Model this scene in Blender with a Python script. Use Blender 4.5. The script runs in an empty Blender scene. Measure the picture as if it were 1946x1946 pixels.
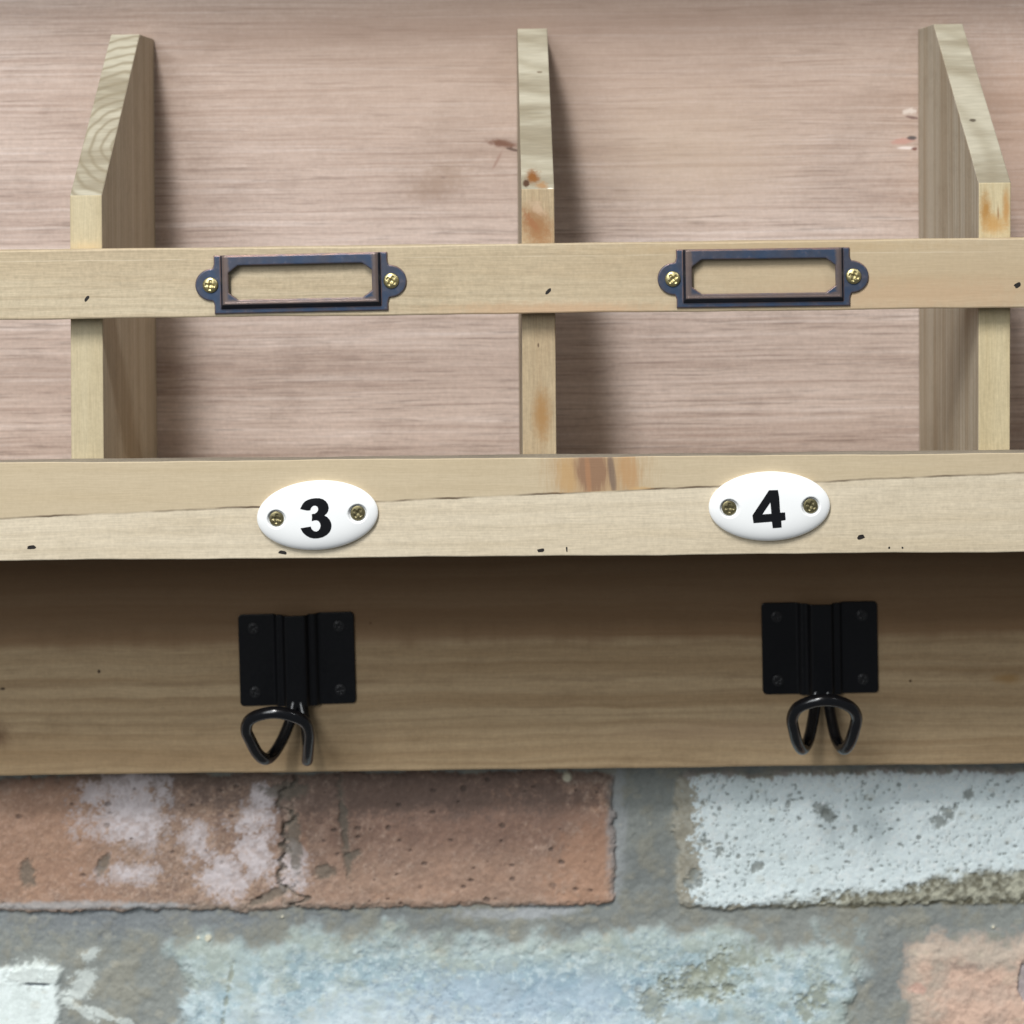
import bpy, bmesh, math, random
import numpy as np
from mathutils import Vector, Matrix, geometry
R = math.radians
scene = bpy.context.scene
# ------------------------------------------------------------------ camera
FPX = 3418.0; VPU, VPV = 985.0, 310.0; DIST = 0.743; ROLL = R(0.57)
cam_d = bpy.data.cameras.new('camera'); cam = bpy.data.objects.new('camera', cam_d)
scene.collection.objects.link(cam); scene.camera = cam
c_, s_ = math.cos(ROLL), math.sin(ROLL)
M = Matrix(((c_, s_, 0, 0), (0, 0, -1, -DIST), (-s_, c_, 0, 0), (0, 0, 0, 1)))
cam.matrix_world = M
cam_d.sensor_width = 36; cam_d.lens = FPX/1946*36
cam_d.shift_x = (973-VPU)/1946; cam_d.shift_y = -(973-VPV)/1946
cam_d.clip_start = 0.01; cam_d.clip_end = 50
cam_d.dof.use_dof = True; cam_d.dof.focus_distance = DIST-0.008; cam_d.dof.aperture_fstop = 9.5
# ------------------------------------------------------------------ world and lamps
w = bpy.data.worlds.new('World'); scene.world = w; w.use_nodes = True
w.node_tree.nodes['Background'].inputs[0].default_value = (0.93, 0.97, 1.0, 1)
w.node_tree.nodes['Background'].inputs[1].default_value = 0.13
def lamp(name, az, el, dist, size, power, col=(1, 1, 1), target=(0.0, 0.0, -0.12), sy=None):
    l = bpy.data.lights.new(name, 'AREA'); l.shape = 'RECTANGLE'; l.size = size; l.size_y = sy or size
    l.energy = power; l.color = col
    o = bpy.data.objects.new(name, l); scene.collection.objects.link(o)
    t = Vector(target); a, e = R(az), R(el)
    d = Vector((math.sin(a)*math.cos(e), -math.cos(a)*math.cos(e), math.sin(e)))
    o.location = t+d*dist; o.rotation_euler = (-d).to_track_quat('-Z', 'Y').to_euler()
    return o
lamp('ceiling_lamp', -18, 50, 2.2, 0.26, 52, (1.0, 0.985, 0.965), sy=0.7)
lamp('ceiling_lamp', 54, 39, 2.4, 0.22, 8.5, (0.97, 0.98, 1.0), sy=0.2)
lamp('shop_lights', -27, 25, 2.6, 1.2, 33, (0.95, 0.98, 1.0), sy=1.4)
vs = scene.view_settings
vs.view_transform = 'Standard'; vs.look = 'None'; vs.exposure = 0; vs.gamma = 1
scene.render.engine = 'CYCLES'; scene.cycles.caustics_reflective = False; scene.cycles.caustics_refractive = False

# ------------------------------------------------------------------ helpers
def U(u, v, depth=0.0):
    """a point of the plane at the given depth behind the divider fronts"""
    du, dv = u-VPU, VPV-v
    a = du*c_+dv*s_; b = -du*s_+dv*c_
    d = DIST+depth
    return Vector((a*d/FPX, depth, b*d/FPX))
def lin(c, g=1.0):
    return tuple((((x/255+0.055)/1.055)**2.4 if x > 10 else x/255/12.92)*g for x in c)
def link(o, parent=None):
    scene.collection.objects.link(o)
    if parent is not None:
        o.parent = parent
    return o
def mesh_obj(name, verts, faces, mats, parent=None, smooth=False, mi=None):
    me = bpy.data.meshes.new(name); me.from_pydata([tuple(v) for v in verts], [], faces)
    for m in (mats if isinstance(mats, (list, tuple)) else [mats]): me.materials.append(m)
    if mi: 
        for p, k in zip(me.polygons, mi): p.material_index = k
    bm = bmesh.new(); bm.from_mesh(me); bmesh.ops.recalc_face_normals(bm, faces=bm.faces); bm.to_mesh(me); bm.free()
    if smooth:
        for p in me.polygons: p.use_smooth = True
    return link(bpy.data.objects.new(name, me), parent)
def bevel(o, w=0.0006, seg=2):
    m = o.modifiers.new('bevel', 'BEVEL'); m.width = w; m.segments = seg; m.limit_method = 'ANGLE'; m.angle_limit = R(25)
    return o
def slab(name, corners, y0, y1, mats, parent, bev=0.0006):
    """board with a 4-corner front outline (x,z) running clockwise from top-left, from depth y0 to y1"""
    v = [(x, y0, z) for x, z in corners]+[(x, y1, z) for x, z in corners]
    f = [(0, 1, 2, 3), (7, 6, 5, 4), (0, 4, 5, 1), (1, 5, 6, 2), (2, 6, 7, 3), (3, 7, 4, 0)]
    return bevel(mesh_obj(name, v, f, mats, parent), bev)

class NB:
    """small node builder"""
    def __init__(s, name):
        s.m = bpy.data.materials.new(name); s.m.use_nodes = True; s.t = s.m.node_tree
        s.b = s.t.nodes['Principled BSDF']
        s.tc = s.t.nodes.new('ShaderNodeTexCoord').outputs['Object']
        s.sep = s.t.nodes.new('ShaderNodeSeparateXYZ'); s.t.links.new(s.tc, s.sep.inputs[0])
        s.x, s.y, s.z = s.sep.outputs
    def put(s, sock, v):
        if isinstance(v, bpy.types.NodeSocket): s.t.links.new(v, sock)
        elif v is not None: sock.default_value = v
    def mth(s, op, a, b=None, c=None, clamp=False):
        n = s.t.nodes.new('ShaderNodeMath'); n.operation = op; n.use_clamp = clamp
        for i, k in enumerate((a, b, c)):
            if k is not None: s.put(n.inputs[i], k)
        return n.outputs[0]
    def vec(s, x, y, z):
        n = s.t.nodes.new('ShaderNodeCombineXYZ')
        for i, k in enumerate((x, y, z)): s.put(n.inputs[i], k)
        return n.outputs[0]
    def noise(s, v, scale=1.0, detail=3, rough=0.55, dist=0.0):
        n = s.t.nodes.new('ShaderNodeTexNoise'); s.put(n.inputs['Vector'], v)
        n.inputs['Scale'].default_value = scale; n.inputs['Detail'].default_value = detail
        n.inputs['Roughness'].default_value = rough; n.inputs['Distortion'].default_value = dist
        return n.outputs[0]
    def ramp(s, v, a, b, lo=0.0, hi=1.0):
        n = s.t.nodes.new('ShaderNodeMapRange'); n.interpolation_type = 'SMOOTHSTEP'
        s.put(n.inputs[0], v); n.inputs[1].default_value = a; n.inputs[2].default_value = b
        n.inputs[3].default_value = lo; n.inputs[4].default_value = hi
        return n.outputs[0]
    def mix(s, f, a, b, mode='MIX'):
        n = s.t.nodes.new('ShaderNodeMix'); n.data_type = 'RGBA'; n.blend_type = mode
        s.put(n.inputs[0], f)
        for k, i in ((a, 6), (b, 7)):
            if isinstance(k, tuple) and len(k) == 3: k = k+(1,)
            s.put(n.inputs[i], k)
        return n.outputs[2]
    def bump(s, h, strength, dist, normal=None):
        n = s.t.nodes.new('ShaderNodeBump'); n.inputs['Strength'].default_value = strength; n.inputs['Distance'].default_value = dist
        s.put(n.inputs['Height'], h)
        if normal is not None: s.t.links.new(normal, n.inputs['Normal'])
        return n.outputs[0]

def wood(name, base, dark, axis='x', seed=0.0, band=0.5, streak=0.4, fibre=0.25, pores=0.0, wave=0.002,
         feats=(), lines=(), light=None, rings=0.0, ringw=0.0045, rough=0.62, bandscale=90, spec=0.3, streakscale=330, longscale=9):
    n = NB(name)
    X, Y, Z = n.x, n.y, n.z
    along, p, q = (X, Z, Y) if axis == 'x' else (Z, Y, X)
    wv = n.noise(n.vec(n.mth('MULTIPLY', along, 9.0), n.mth('MULTIPLY', p, 25.0), seed), 1, 2)
    p2 = n.mth('ADD', p, n.mth('MULTIPLY', n.mth('SUBTRACT', wv, 0.5), wave*2))
    wv2 = n.noise(n.vec(n.mth('MULTIPLY', along, 55.0), n.mth('MULTIPLY', p, 130.0), seed+3), 1, 2)
    p2 = n.mth('ADD', p2, n.mth('MULTIPLY', n.mth('SUBTRACT', wv2, 0.5), wave*0.35))
    def g(sa, sp, sd, detail=3, rg=0.55):
        return n.noise(n.vec(n.mth('MULTIPLY', along, sa), n.mth('MULTIPLY', p2, sp), n.mth('ADD', n.mth('MULTIPLY', q, sp), seed+sd)), 1, detail, rg)
    b = g(2.5, bandscale, 11, 2)
    st = g(longscale, streakscale, 27, 4, 0.65)
    fb = g(90, 1500, 5, 3)
    blot = n.noise(n.vec(X, Y, Z), 520+seed, 4, 0.75)
    col = n.mix(n.mth('MULTIPLY', n.ramp(b, 0.35, 0.68), band), lin(base), lin(dark))
    col = n.mix(n.mth('MULTIPLY', n.ramp(st, 0.46, 0.72), streak), col, lin(dark))
    if light: col = n.mix(n.mth('MULTIPLY', n.ramp(st, 0.48, 0.3), 0.6), col, lin(light))
    if rings:
        wrp = n.noise(n.vec(n.mth('MULTIPLY', along, 3.2), n.mth('MULTIPLY', p, 38.0), seed+8), 1, 3)
        ph = n.mth('ADD', n.mth('MULTIPLY', p2, 6.283/ringw), n.mth('MULTIPLY', wrp, 16.0))
        rg = n.mth('POWER', n.mth('MULTIPLY', n.mth('ADD', n.mth('SINE', ph), 1.0), 0.5), 4.0)
        amp = n.ramp(n.noise(n.vec(n.mth('MULTIPLY', along, 5.0), n.mth('MULTIPLY', p, 60.0), seed+19), 1, 2), 0.35, 0.6, 0.25, 1.0)
        col = n.mix(n.mth('MULTIPLY', n.mth('MULTIPLY', rg, amp), rings), col, lin(tuple(k*0.88 for k in dark)))
    grime = n.ramp(n.noise(n.vec(n.mth('MULTIPLY', X, 35), n.mth('MULTIPLY', Y, 60), n.mth('MULTIPLY', Z, 70)), 1, 5, 0.7), 0.48, 0.72)
    col = n.mix(n.mth('MULTIPLY', grime, 0.22), col, lin(tuple(k*0.84 for k in dark)))
    if pores:
        po = g(34, 1150, 61, 2, 0.5)
        col = n.mix(n.mth('MULTIPLY', n.ramp(po, 0.56, 0.70), pores), col, lin(tuple(k*0.62 for k in dark)))
    cross = n.noise(n.vec(n.mth('MULTIPLY', X, 900), n.mth('MULTIPLY', Y, 300), n.mth('MULTIPLY', Z, 180)), 1, 3, 0.6)
    fb = n.mth('ADD', n.mth('MULTIPLY', fb, 0.76), n.mth('MULTIPLY', cross, 0.24))
    fine = n.mth('ADD', n.mth('MULTIPLY', n.mth('SUBTRACT', fb, 0.5), fibre*2.2), n.mth('ADD', 1.0, n.mth('MULTIPLY', n.mth('SUBTRACT', blot, 0.5), fibre*1.6)))
    col = n.mix(1.0, col, n.vec(fine, fine, fine), 'MULTIPLY')
    wob = n.mth('MULTIPLY', n.mth('SUBTRACT', n.noise(n.tc, 330, 6, 0.78), 0.5), 2.0)
    for (cx, cz, rx, rz, rot, c, soft, strn, wb) in feats:
        dx = n.mth('SUBTRACT', X, cx); dz = n.mth('SUBTRACT', Z, cz)
        ca, sa = math.cos(R(rot)), math.sin(R(rot))
        ex = n.mth('DIVIDE', n.mth('ADD', n.mth('MULTIPLY', dx, ca), n.mth('MULTIPLY', dz, sa)), rx)
        ez = n.mth('DIVIDE', n.mth('SUBTRACT', n.mth('MULTIPLY', dz, ca), n.mth('MULTIPLY', dx, sa)), rz)
        d = n.mth('SQRT', n.mth('ADD', n.mth('MULTIPLY', ex, ex), n.mth('MULTIPLY', ez, ez)))
        d = n.mth('ADD', d, n.mth('MULTIPLY', wob, wb))
        mk = n.mth('MULTIPLY', n.ramp(d, 1.0, 1.0-soft), strn)
        col = n.mix(mk, col, lin(c))
    for (z0, m_, wd, c, strn, side) in lines:      # crack line, or (side) a tone above or below it
        e = n.mth('SUBTRACT', Z, n.mth('ADD', n.mth('MULTIPLY', X, m_), z0))
        e = n.mth('ADD', e, n.mth('MULTIPLY', n.mth('SUBTRACT', n.noise(n.vec(n.mth('MULTIPLY', X, 45), 0.0, 0.0), 1, 5, 0.6), 0.5), wd*3))
        if side == 0:
            mk = n.ramp(n.mth('ABSOLUTE', e), wd, wd*0.25)
            mk = n.mth('MULTIPLY', mk, n.ramp(n.noise(n.vec(n.mth('MULTIPLY', X, 22), seed, 0.0), 1, 3), 0.42, 0.60, 0.15, 1.0))
        else:
            mk = n.ramp(n.mth('MULTIPLY', e, side), -wd, wd)
        col = n.mix(n.mth('MULTIPLY', mk, strn), col, lin(c))
    n.put(n.b.inputs['Base Color'], col)
    n.b.inputs['Roughness'].default_value = rough
    n.b.inputs['Specular IOR Level'].default_value = spec
    h = n.mth('ADD', n.mth('MULTIPLY', st, 0.6), n.mth('MULTIPLY', fb, 0.6))
    n.put(n.b.inputs['Normal'], n.bump(h, 0.35, 0.0003))
    return n.m
def ft(u, v, ru, rv, depth, c, soft=0.6, s=0.8, wb=0.5, rot=0.0):
    p = U(u, v, depth); k = (DIST+depth)/FPX
    return (p.x, p.z, ru*k, rv*k, rot, c, soft, s, wb)

# ------------------------------------------------------------------ materials
DB = 0.110; DH = 0.098; DL = -0.008; DR = -0.008; DW = 0.125      # back panel, hook board, lip, rail, brick wall
panel_f = [ft(1100, 100, 1800, 420, DB, (162, 138, 120), 0.95, 0.62, 0.2), ft(1120, 40, 1500, 80, DB, (146, 122, 108), 0.9, 0.35, 0.3),  # tan top patches: veneer tone, with the shade up there put in
           ft(1950, 300, 330, 330, DB, (180, 146, 122), 0.95, 0.45, 0.3),
           ft(1300, 300, 330, 190, DB, (190, 170, 148), 0.95, 0.35, 0.3),
           ft(835, 345, 85, 42, DB, (150, 128, 112), 0.9, 0.6, 0.8, 20), ft(843, 337, 9, 5, DB, (136, 116, 106), 0.8, 0.7, 0.8),
           ft(955, 273, 40, 10, DB, (112, 78, 62), 0.75, 0.95, 0.7, -8), ft(978, 285, 22, 4, DB, (92, 72, 62), 0.6, 0.9, 0.5, -14),
           ft(945, 305, 28, 3.5, DB, (150, 120, 108), 0.7, 0.7, 0.5, 62),
           ft(1728, 211, 15, 8, DB, (214, 202, 192), 0.5, 0.9, 1.6), ft(1733, 223, 15, 4, DB, (110, 84, 78), 0.5, 0.8, 0.6, -10),
           ft(1715, 268, 30, 8, DB, (188, 148, 136), 0.6, 0.95, 0.6, 4), ft(1733, 262, 12, 5, DB, (66, 66, 70), 0.5, 0.85, 0.4),
           ft(1722, 281, 22, 3.5, DB, (226, 214, 208), 0.5, 0.9, 0.5), ft(1738, 283, 8, 4, DB, (110, 66, 56), 0.5, 0.9, 0.5)]
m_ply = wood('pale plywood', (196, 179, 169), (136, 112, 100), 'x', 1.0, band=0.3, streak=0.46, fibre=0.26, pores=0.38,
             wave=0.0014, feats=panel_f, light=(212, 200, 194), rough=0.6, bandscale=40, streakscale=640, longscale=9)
m_rail = wood('pale pine rail', (192, 179, 153), (166, 146, 116), 'x', 5.0, rings=0.3, band=0.5, streak=0.4, fibre=0.30,
              feats=[ft(1800, 520, 1100, 200, DR, (178, 158, 128), 0.95, 0.7, 0.3), ft(1750, 560, 420, 50, DR, (186, 150, 118), 0.9, 0.35, 0.5), ft(1050, 590, 330, 26, DR, (190, 154, 120), 0.9, 0.6, 0.5),
                     ft(1450, 470, 500, 16, DR, (176, 150, 112), 0.8, 0.4, 0.4)],
              lines=[(U(0, 497, DR).z, 0.0, 0.0003, (222, 210, 186), 0.35, 0)], bandscale=60, streakscale=160)
la, lb = U(0, 985, DL), U(1946, 898, DL); lm = (lb.z-la.z)/(lb.x-la.x); l0 = la.z-lm*la.x
lip_lines = [(l0, lm, 0.0006, (180, 162, 130), 0.65, 1), (l0, lm, 0.00065, (84, 68, 52), 0.95, 0)]
lip_f = [ft(1135, 895, 130, 110, DL, (172, 142, 106), 0.7, 0.8, 0.5, 4), ft(1078, 905, 26, 60, DL, (182, 148, 102), 0.7, 0.7, 0.4, 4), ft(1125, 893, 40, 58, DL, (134, 102, 80), 0.45, 0.85, 0.4, 4),
         ft(1118, 905, 7, 60, DL, (166, 122, 88), 0.6, 0.6, 0.3, 4), ft(1163, 900, 9, 60, DL, (104, 88, 80), 0.6, 0.75, 0.3, 6),
         ft(1195, 897, 26, 52, DL, (176, 136, 92), 0.6, 0.6, 0.4, 8), ft(1218, 930, 30, 8, DL, (196, 160, 108), 0.7, 0.6, 0.6)]
def lip_material():
    m = wood('pine lip', (205, 193, 170), (188, 172, 143), 'x', 9.0, rings=0.22, ringw=0.007, band=0.4, streak=0.35, fibre=0.26, feats=(), lines=lip_lines,
             bandscale=45, streakscale=120)
    # knot in the upper lamination only: mixed in above the glue line
    n = NB.__new__(NB); n.m = m; n.t = m.node_tree; n.b = n.t.nodes['Principled BSDF']
    sock = n.b.inputs['Base Color'].links[0].from_socket
    tc = next(k for k in n.t.nodes if k.type == 'TEX_COORD').outputs['Object']; n.tc = tc
    sp = n.t.nodes.new('ShaderNodeSeparateXYZ'); n.t.links.new(tc, sp.inputs[0]); X, Y, Z = sp.outputs
    above = n.ramp(n.mth('SUBTRACT', Z, n.mth('ADD', n.mth('MULTIPLY', X, lm), l0)), -0.0002, 0.0004)
    wob = n.mth('SUBTRACT', n.noise(n.vec(n.mth('MULTIPLY', X, 900), 0.0, n.mth('MULTIPLY', Z, 120)), 1, 3), 0.5)
    for (cx, cz, rx, rz, rot, c, soft, strn, wb) in lip_f:
        ex = n.mth('DIVIDE', n.mth('SUBTRACT', n.mth('SUBTRACT', X, cx), n.mth('MULTIPLY', n.mth('SUBTRACT', Z, cz), -math.tan(R(rot)))), rx)
        ez = n.mth('DIVIDE', n.mth('SUBTRACT', Z, cz), rz)
        d = n.mth('ADD', n.mth('SQRT', n.mth('ADD', n.mth('MULTIPLY', ex, ex), n.mth('MULTIPLY', ez, ez))), n.mth('MULTIPLY', wob, wb*1.6))
        sock = n.mix(n.mth('MULTIPLY', n.mth('MULTIPLY', n.ramp(d, 1.0, 1.0-soft), strn), above), sock, lin(c))
    n.put(n.b.inputs['Base Color'], sock)
    return m
m_lip = lip_material()
ba, bb = U(0, 1232, DH), U(1946, 1206, DH); bmm = (bb.z-ba.z)/(bb.x-ba.x); b0 = ba.z-bmm*ba.x
m_board = wood('pine board with brown heartwood', (186, 162, 128), (148, 120, 86), 'x', 14.0, rings=0.24, ringw=0.006, band=0.55, streak=0.5, fibre=0.22, wave=0.004,
               feats=[ft(-30, 1395, 75, 45, DH, (92, 62, 42), 0.9, 0.85, 0.4), ft(1915, 1290, 45, 16, DH, (150, 112, 58), 0.9, 0.6, 0.4),
                      ft(188, 1276, 4, 5, DH, (50, 36, 26), 0.6, 0.9, 0.3), ft(5, 1309, 7, 4, DH, (50, 36, 26), 0.6, 0.9, 0.3),
                      ft(704, 1184, 4, 4, DH, (60, 40, 26), 0.6, 0.9, 0.3), ft(1730, 1294, 4, 4, DH, (80, 60, 40), 0.6, 0.9, 0.3),
                      ft(1380, 1390, 330, 30, DH, (170, 142, 114), 0.9, 0.4, 0.4)],
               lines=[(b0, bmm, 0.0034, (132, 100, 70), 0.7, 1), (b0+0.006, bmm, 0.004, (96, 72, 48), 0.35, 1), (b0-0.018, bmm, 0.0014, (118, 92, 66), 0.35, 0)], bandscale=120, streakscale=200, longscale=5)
m_liptop = wood('grey sawn edge', (138, 130, 116), (108, 98, 84), 'x', 21.0, band=0.4, fibre=0.4)  # lip top face, darker and greyer than the lip front
m_shelf = wood('pine shelf', (186, 170, 140), (150, 126, 96), 'x', 19.0, band=0.4)
def side_mat(nm, sd, a, b): return wood(nm, a, b, 'z', sd, rings=0.3, band=0.6, streak=0.2, fibre=0.18, wave=0.002, bandscale=110, streakscale=240)
m_side = [side_mat('divider side grain one', 23.0, (184, 172, 150), (162, 146, 122)), side_mat('divider side grain two', 27.0, (160, 150, 130), (138, 126, 106)),
          side_mat('divider side grain three', 33.4, (176, 168, 152), (142, 124, 98))]
m_edge = [wood('divider edge pale', (192, 180, 150), (172, 156, 122), 'z', 41.0, band=0.4, streak=0.3, fibre=0.22, feats=[ft(165, 480, 60, 30, 0, (206, 178, 132), 0.9, 0.5, 0.3)]),
          wood('divider edge knotted', (178, 160, 130), (148, 124, 94), 'z', 43.0, band=0.45, streak=0.4, fibre=0.30,
               feats=[ft(1020, 430, 42, 62, 0, (146, 108, 72), 0.8, 0.95, 0.6, 25), ft(1020, 395, 14, 26, 0, (200, 176, 150), 0.8, 0.5, 1.6, 50),
                      ft(1008, 420, 10, 34, 0, (146, 96, 62), 0.8, 0.6, 1.2, 40),
                      ft(1030, 790, 26, 75, 0, (158, 122, 78), 0.9, 0.95, 0.5), ft(1023, 656, 2.5, 6, 0, (84, 66, 50), 0.6, 0.8, 0.3)]),
          wood('divider edge orange', (192, 178, 144), (172, 154, 116), 'z', 47.0, band=0.4, streak=0.35, fibre=0.24,
               feats=[ft(1873, 400, 16, 52, 0, (162, 118, 58), 0.9, 0.9, 0.6), ft(1912, 395, 10, 55, 0, (176, 132, 78), 0.9, 0.85, 0.6),
                      ft(1890, 425, 34, 30, 0, (180, 138, 78), 0.9, 0.8, 0.5), ft(1897, 405, 3, 20, 0, (132, 88, 46), 0.7, 0.6, 0.6)])]
def endgrain(name, seed, ring, feats=()):
    n = NB(name)
    p = n.vec(n.mth('SUBTRACT', n.x, ring[0]), 0.0, n.mth('SUBTRACT', n.z, ring[1]))
    ln = n.t.nodes.new('ShaderNodeVectorMath'); ln.operation = 'LENGTH'; n.put(ln.inputs[0], p)
    ds = n.mth('ADD', ln.outputs['Value'], n.mth('MULTIPLY', n.noise(n.tc, 70, 2), 0.004))
    wv = n.mth('SINE', n.mth('MULTIPLY', ds, 2*math.pi/ring[2]))
    wv = n.mth('MULTIPLY', n.mth('ADD', wv, 1.0), 0.5)
    wv = n.mth('POWER', wv, 3.0)
    big = n.noise(n.vec(n.mth('MULTIPLY', n.x, 8), n.mth('MULTIPLY', n.y, 45), n.mth('MULTIPLY', n.z, 60)), 1, 4, 0.6)
    fine = n.noise(n.vec(n.mth('MULTIPLY', n.x, 120), n.mth('MULTIPLY', n.y, 700), n.mth('MULTIPLY', n.z, 900)), 1, 3, 0.6)
    col = n.mix(n.mth('MULTIPLY', wv, ring[3]), lin((170, 164, 146)), lin((128, 118, 96)))
    col = n.mix(n.ramp(big, 0.42, 0.62, 0.0, 0.75), col, lin((128, 118, 98)))
    k = n.mth('ADD', 0.9, n.mth('MULTIPLY', n.mth('SUBTRACT', fine, 0.3), 0.4))
    col = n.mix(1.0, col, n.vec(k, k, k), 'MULTIPLY')
    wob = n.mth('MULTIPLY', n.mth('SUBTRACT', n.noise(n.tc, 380, 6, 0.78), 0.5), 2.0)
    for (cx, cz, rx, rz, rot, c, soft, strn, wb) in feats:
        ex = n.mth('DIVIDE', n.mth('SUBTRACT', n.x, cx), rx); ez = n.mth('DIVIDE', n.mth('SUBTRACT', n.z, cz), rz)
        d = n.mth('ADD', n.mth('SQRT', n.mth('ADD', n.mth('MULTIPLY', ex, ex), n.mth('MULTIPLY', ez, ez))), n.mth('MULTIPLY', wob, wb))
        col = n.mix(n.mth('MULTIPLY', n.ramp(d, 1.0, 1.0-soft), strn), col, lin(c))
    n.put(n.b.inputs['Base Color'], col); n.b.inputs['Roughness'].default_value = 0.7
    n.b.inputs['Specular IOR Level'].default_value = 0.25
    n.put(n.b.inputs['Normal'], n.bump(fine, 0.4, 0.0003))
    return n.m
q1 = U(232, 275, 0.03); q2 = U(1090, 60, 0.05); q3 = U(1700, 300, 0.04)
m_slope = [endgrain('sawn end grain with rings', 1, (q1.x, q1.z, 0.0042, 0.75)),
           endgrain('sawn end grain with a resin knot', 2, (q2.x, q2.z+0.05, 0.011, 0.4),
                    [ft(1012, 336, 19, 20, 0.003, (120, 76, 34), 0.8, 0.98, 0.7), ft(1030, 352, 16, 10, 0.003, (150, 112, 72), 0.8, 0.8, 0.8), ft(1000, 348, 8, 10, 0.003, (70, 44, 28), 0.6, 0.95, 0.6),
                     ft(1046, 360, 8, 4, 0.0, (240, 232, 216), 0.6, 0.9, 0.5), ft(1025, 138, 7, 3, 0.06, (110, 96, 78), 0.6, 0.8, 0.5)]),
           endgrain('sawn end grain with a dark nick', 3, (q3.x, q3.z, 0.016, 0.35),
                    [ft(1845, 229, 8, 4.5, 0.032, (70, 60, 48), 0.6, 0.85, 0.5)])]
def bevel_wear(n, radius, lo, hi):
    bv = n.t.nodes.new('ShaderNodeBevel'); bv.samples = 6; bv.inputs['Radius'].default_value = radius
    ge = n.t.nodes.new('ShaderNodeNewGeometry')
    dt = n.t.nodes.new('ShaderNodeVectorMath'); dt.operation = 'DOT_PRODUCT'
    n.put(dt.inputs[0], bv.outputs[0]); n.put(dt.inputs[1], ge.outputs['Normal'])
    return n.ramp(dt.outputs['Value'], hi, lo), bv.outputs[0]
def holder_material():
    n = NB('blued antique bronze')
    wr, nm = bevel_wear(n, 0.0011, 0.88, 0.998)
    a = n.noise(n.tc, 90, 3); b = n.noise(n.tc, 500, 4, 0.7)
    col = n.mix(n.ramp(a, 0.35, 0.65), lin((64, 82, 108)), lin((80, 84, 98)))
    col = n.mix(n.mth('MULTIPLY', n.ramp(b, 0.55, 0.7), 0.3), col, lin((120, 108, 112)))
    wr = n.mth('MULTIPLY', wr, n.ramp(n.noise(n.tc, 160, 3), 0.3, 0.6, 0.2, 0.9))
    col = n.mix(wr, col, lin((150, 116, 98)))
    ax = n.mth('ABSOLUTE', n.x); wob = n.mth('MULTIPLY', n.mth('SUBTRACT', n.noise(n.tc, 240, 4, 0.7), 0.5), 0.003)
    front = n.mth('LESS_THAN', n.y, -0.0027)
    sd = n.mth('MULTIPLY', n.ramp(n.mth('ADD', ax, wob), 0.0284, 0.0300), front)
    lo = n.mth('MULTIPLY', n.ramp(n.mth('ADD', n.z, wob), -0.0056, -0.0068), front)
    col = n.mix(n.mth('MULTIPLY', n.mth('MAXIMUM', sd, lo), 0.8), col, lin((122, 106, 98)))
    skirt = n.mth('MULTIPLY', n.mth('MULTIPLY', n.mth('GREATER_THAN', n.y, -0.0026), n.mth('LESS_THAN', n.y, -0.0008)), n.ramp(n.z, -0.0078, -0.0084))
    skx = n.mth('MULTIPLY', n.mth('MULTIPLY', n.mth('GREATER_THAN', n.y, -0.0026), n.mth('LESS_THAN', n.y, -0.0008)), n.ramp(ax, 0.0312, 0.0317))
    col = n.mix(n.mth('MULTIPLY', n.mth('MAXIMUM', skirt, skx), 0.85), col, lin((30, 32, 40)))  # skirt darkened to carry the shade on the turned-down sides and bottom
    n.put(n.b.inputs['Base Color'], col); n.b.inputs['Metallic'].default_value = 0.5
    n.put(n.b.inputs['Roughness'], n.ramp(b, 0.2, 0.8, 0.34, 0.5))
    n.put(n.b.inputs['Normal'], n.bump(b, 0.15, 0.0002, nm))
    return n.m
m_bronze = holder_material()
def simple(name, col, metallic, rough, noise_amt=0.15, ns=600, coat=0.0, spec=0.5):
    n = NB(name); a = n.noise(n.tc, ns, 3)
    k = n.mth('ADD', 1.0, n.mth('MULTIPLY', n.mth('SUBTRACT', a, 0.5), noise_amt*2))
    n.put(n.b.inputs['Base Color'], n.mix(1.0, lin(col), n.vec(k, k, k), 'MULTIPLY'))
    n.b.inputs['Metallic'].default_value = metallic
    n.put(n.b.inputs['Roughness'], n.ramp(a, 0.2, 0.8, rough*0.85, rough*1.2))
    n.b.inputs['Coat Weight'].default_value = coat; n.b.inputs['Coat Roughness'].default_value = 0.08
    n.b.inputs['Specular IOR Level'].default_value = spec
    n.put(n.b.inputs['Normal'], n.bump(a, 0.1, 0.0001))
    return n.m
m_brass = simple('zinc yellow brass screw', (196, 184, 136), 1.0, 0.42, 0.3, 1500)
m_brass_dull = simple('dull brass screw', (136, 128, 96), 0.9, 0.4, 0.35, 1500)
m_enamel = simple('white enamel', (240, 242, 242), 0.0, 0.16, 0.01, 200, coat=0.5)
m_ink = simple('black enamel numeral', (12, 13, 17), 0.0, 0.22, 0.1, 300, coat=0.6)
m_black = simple('black painted steel', (13, 14, 18), 0.0, 0.34, 0.3, 900, spec=0.35)
m_wire = simple('gloss black wire', (12, 13, 17), 0.0, 0.2, 0.2, 500, spec=0.6)
m_blackscrew = simple('worn black screw', (34, 34, 36), 0.2, 0.4, 0.5, 1500)
m_staple = simple('dark staple', (34, 30, 28), 0.2, 0.6, 0.3, 800)

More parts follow.
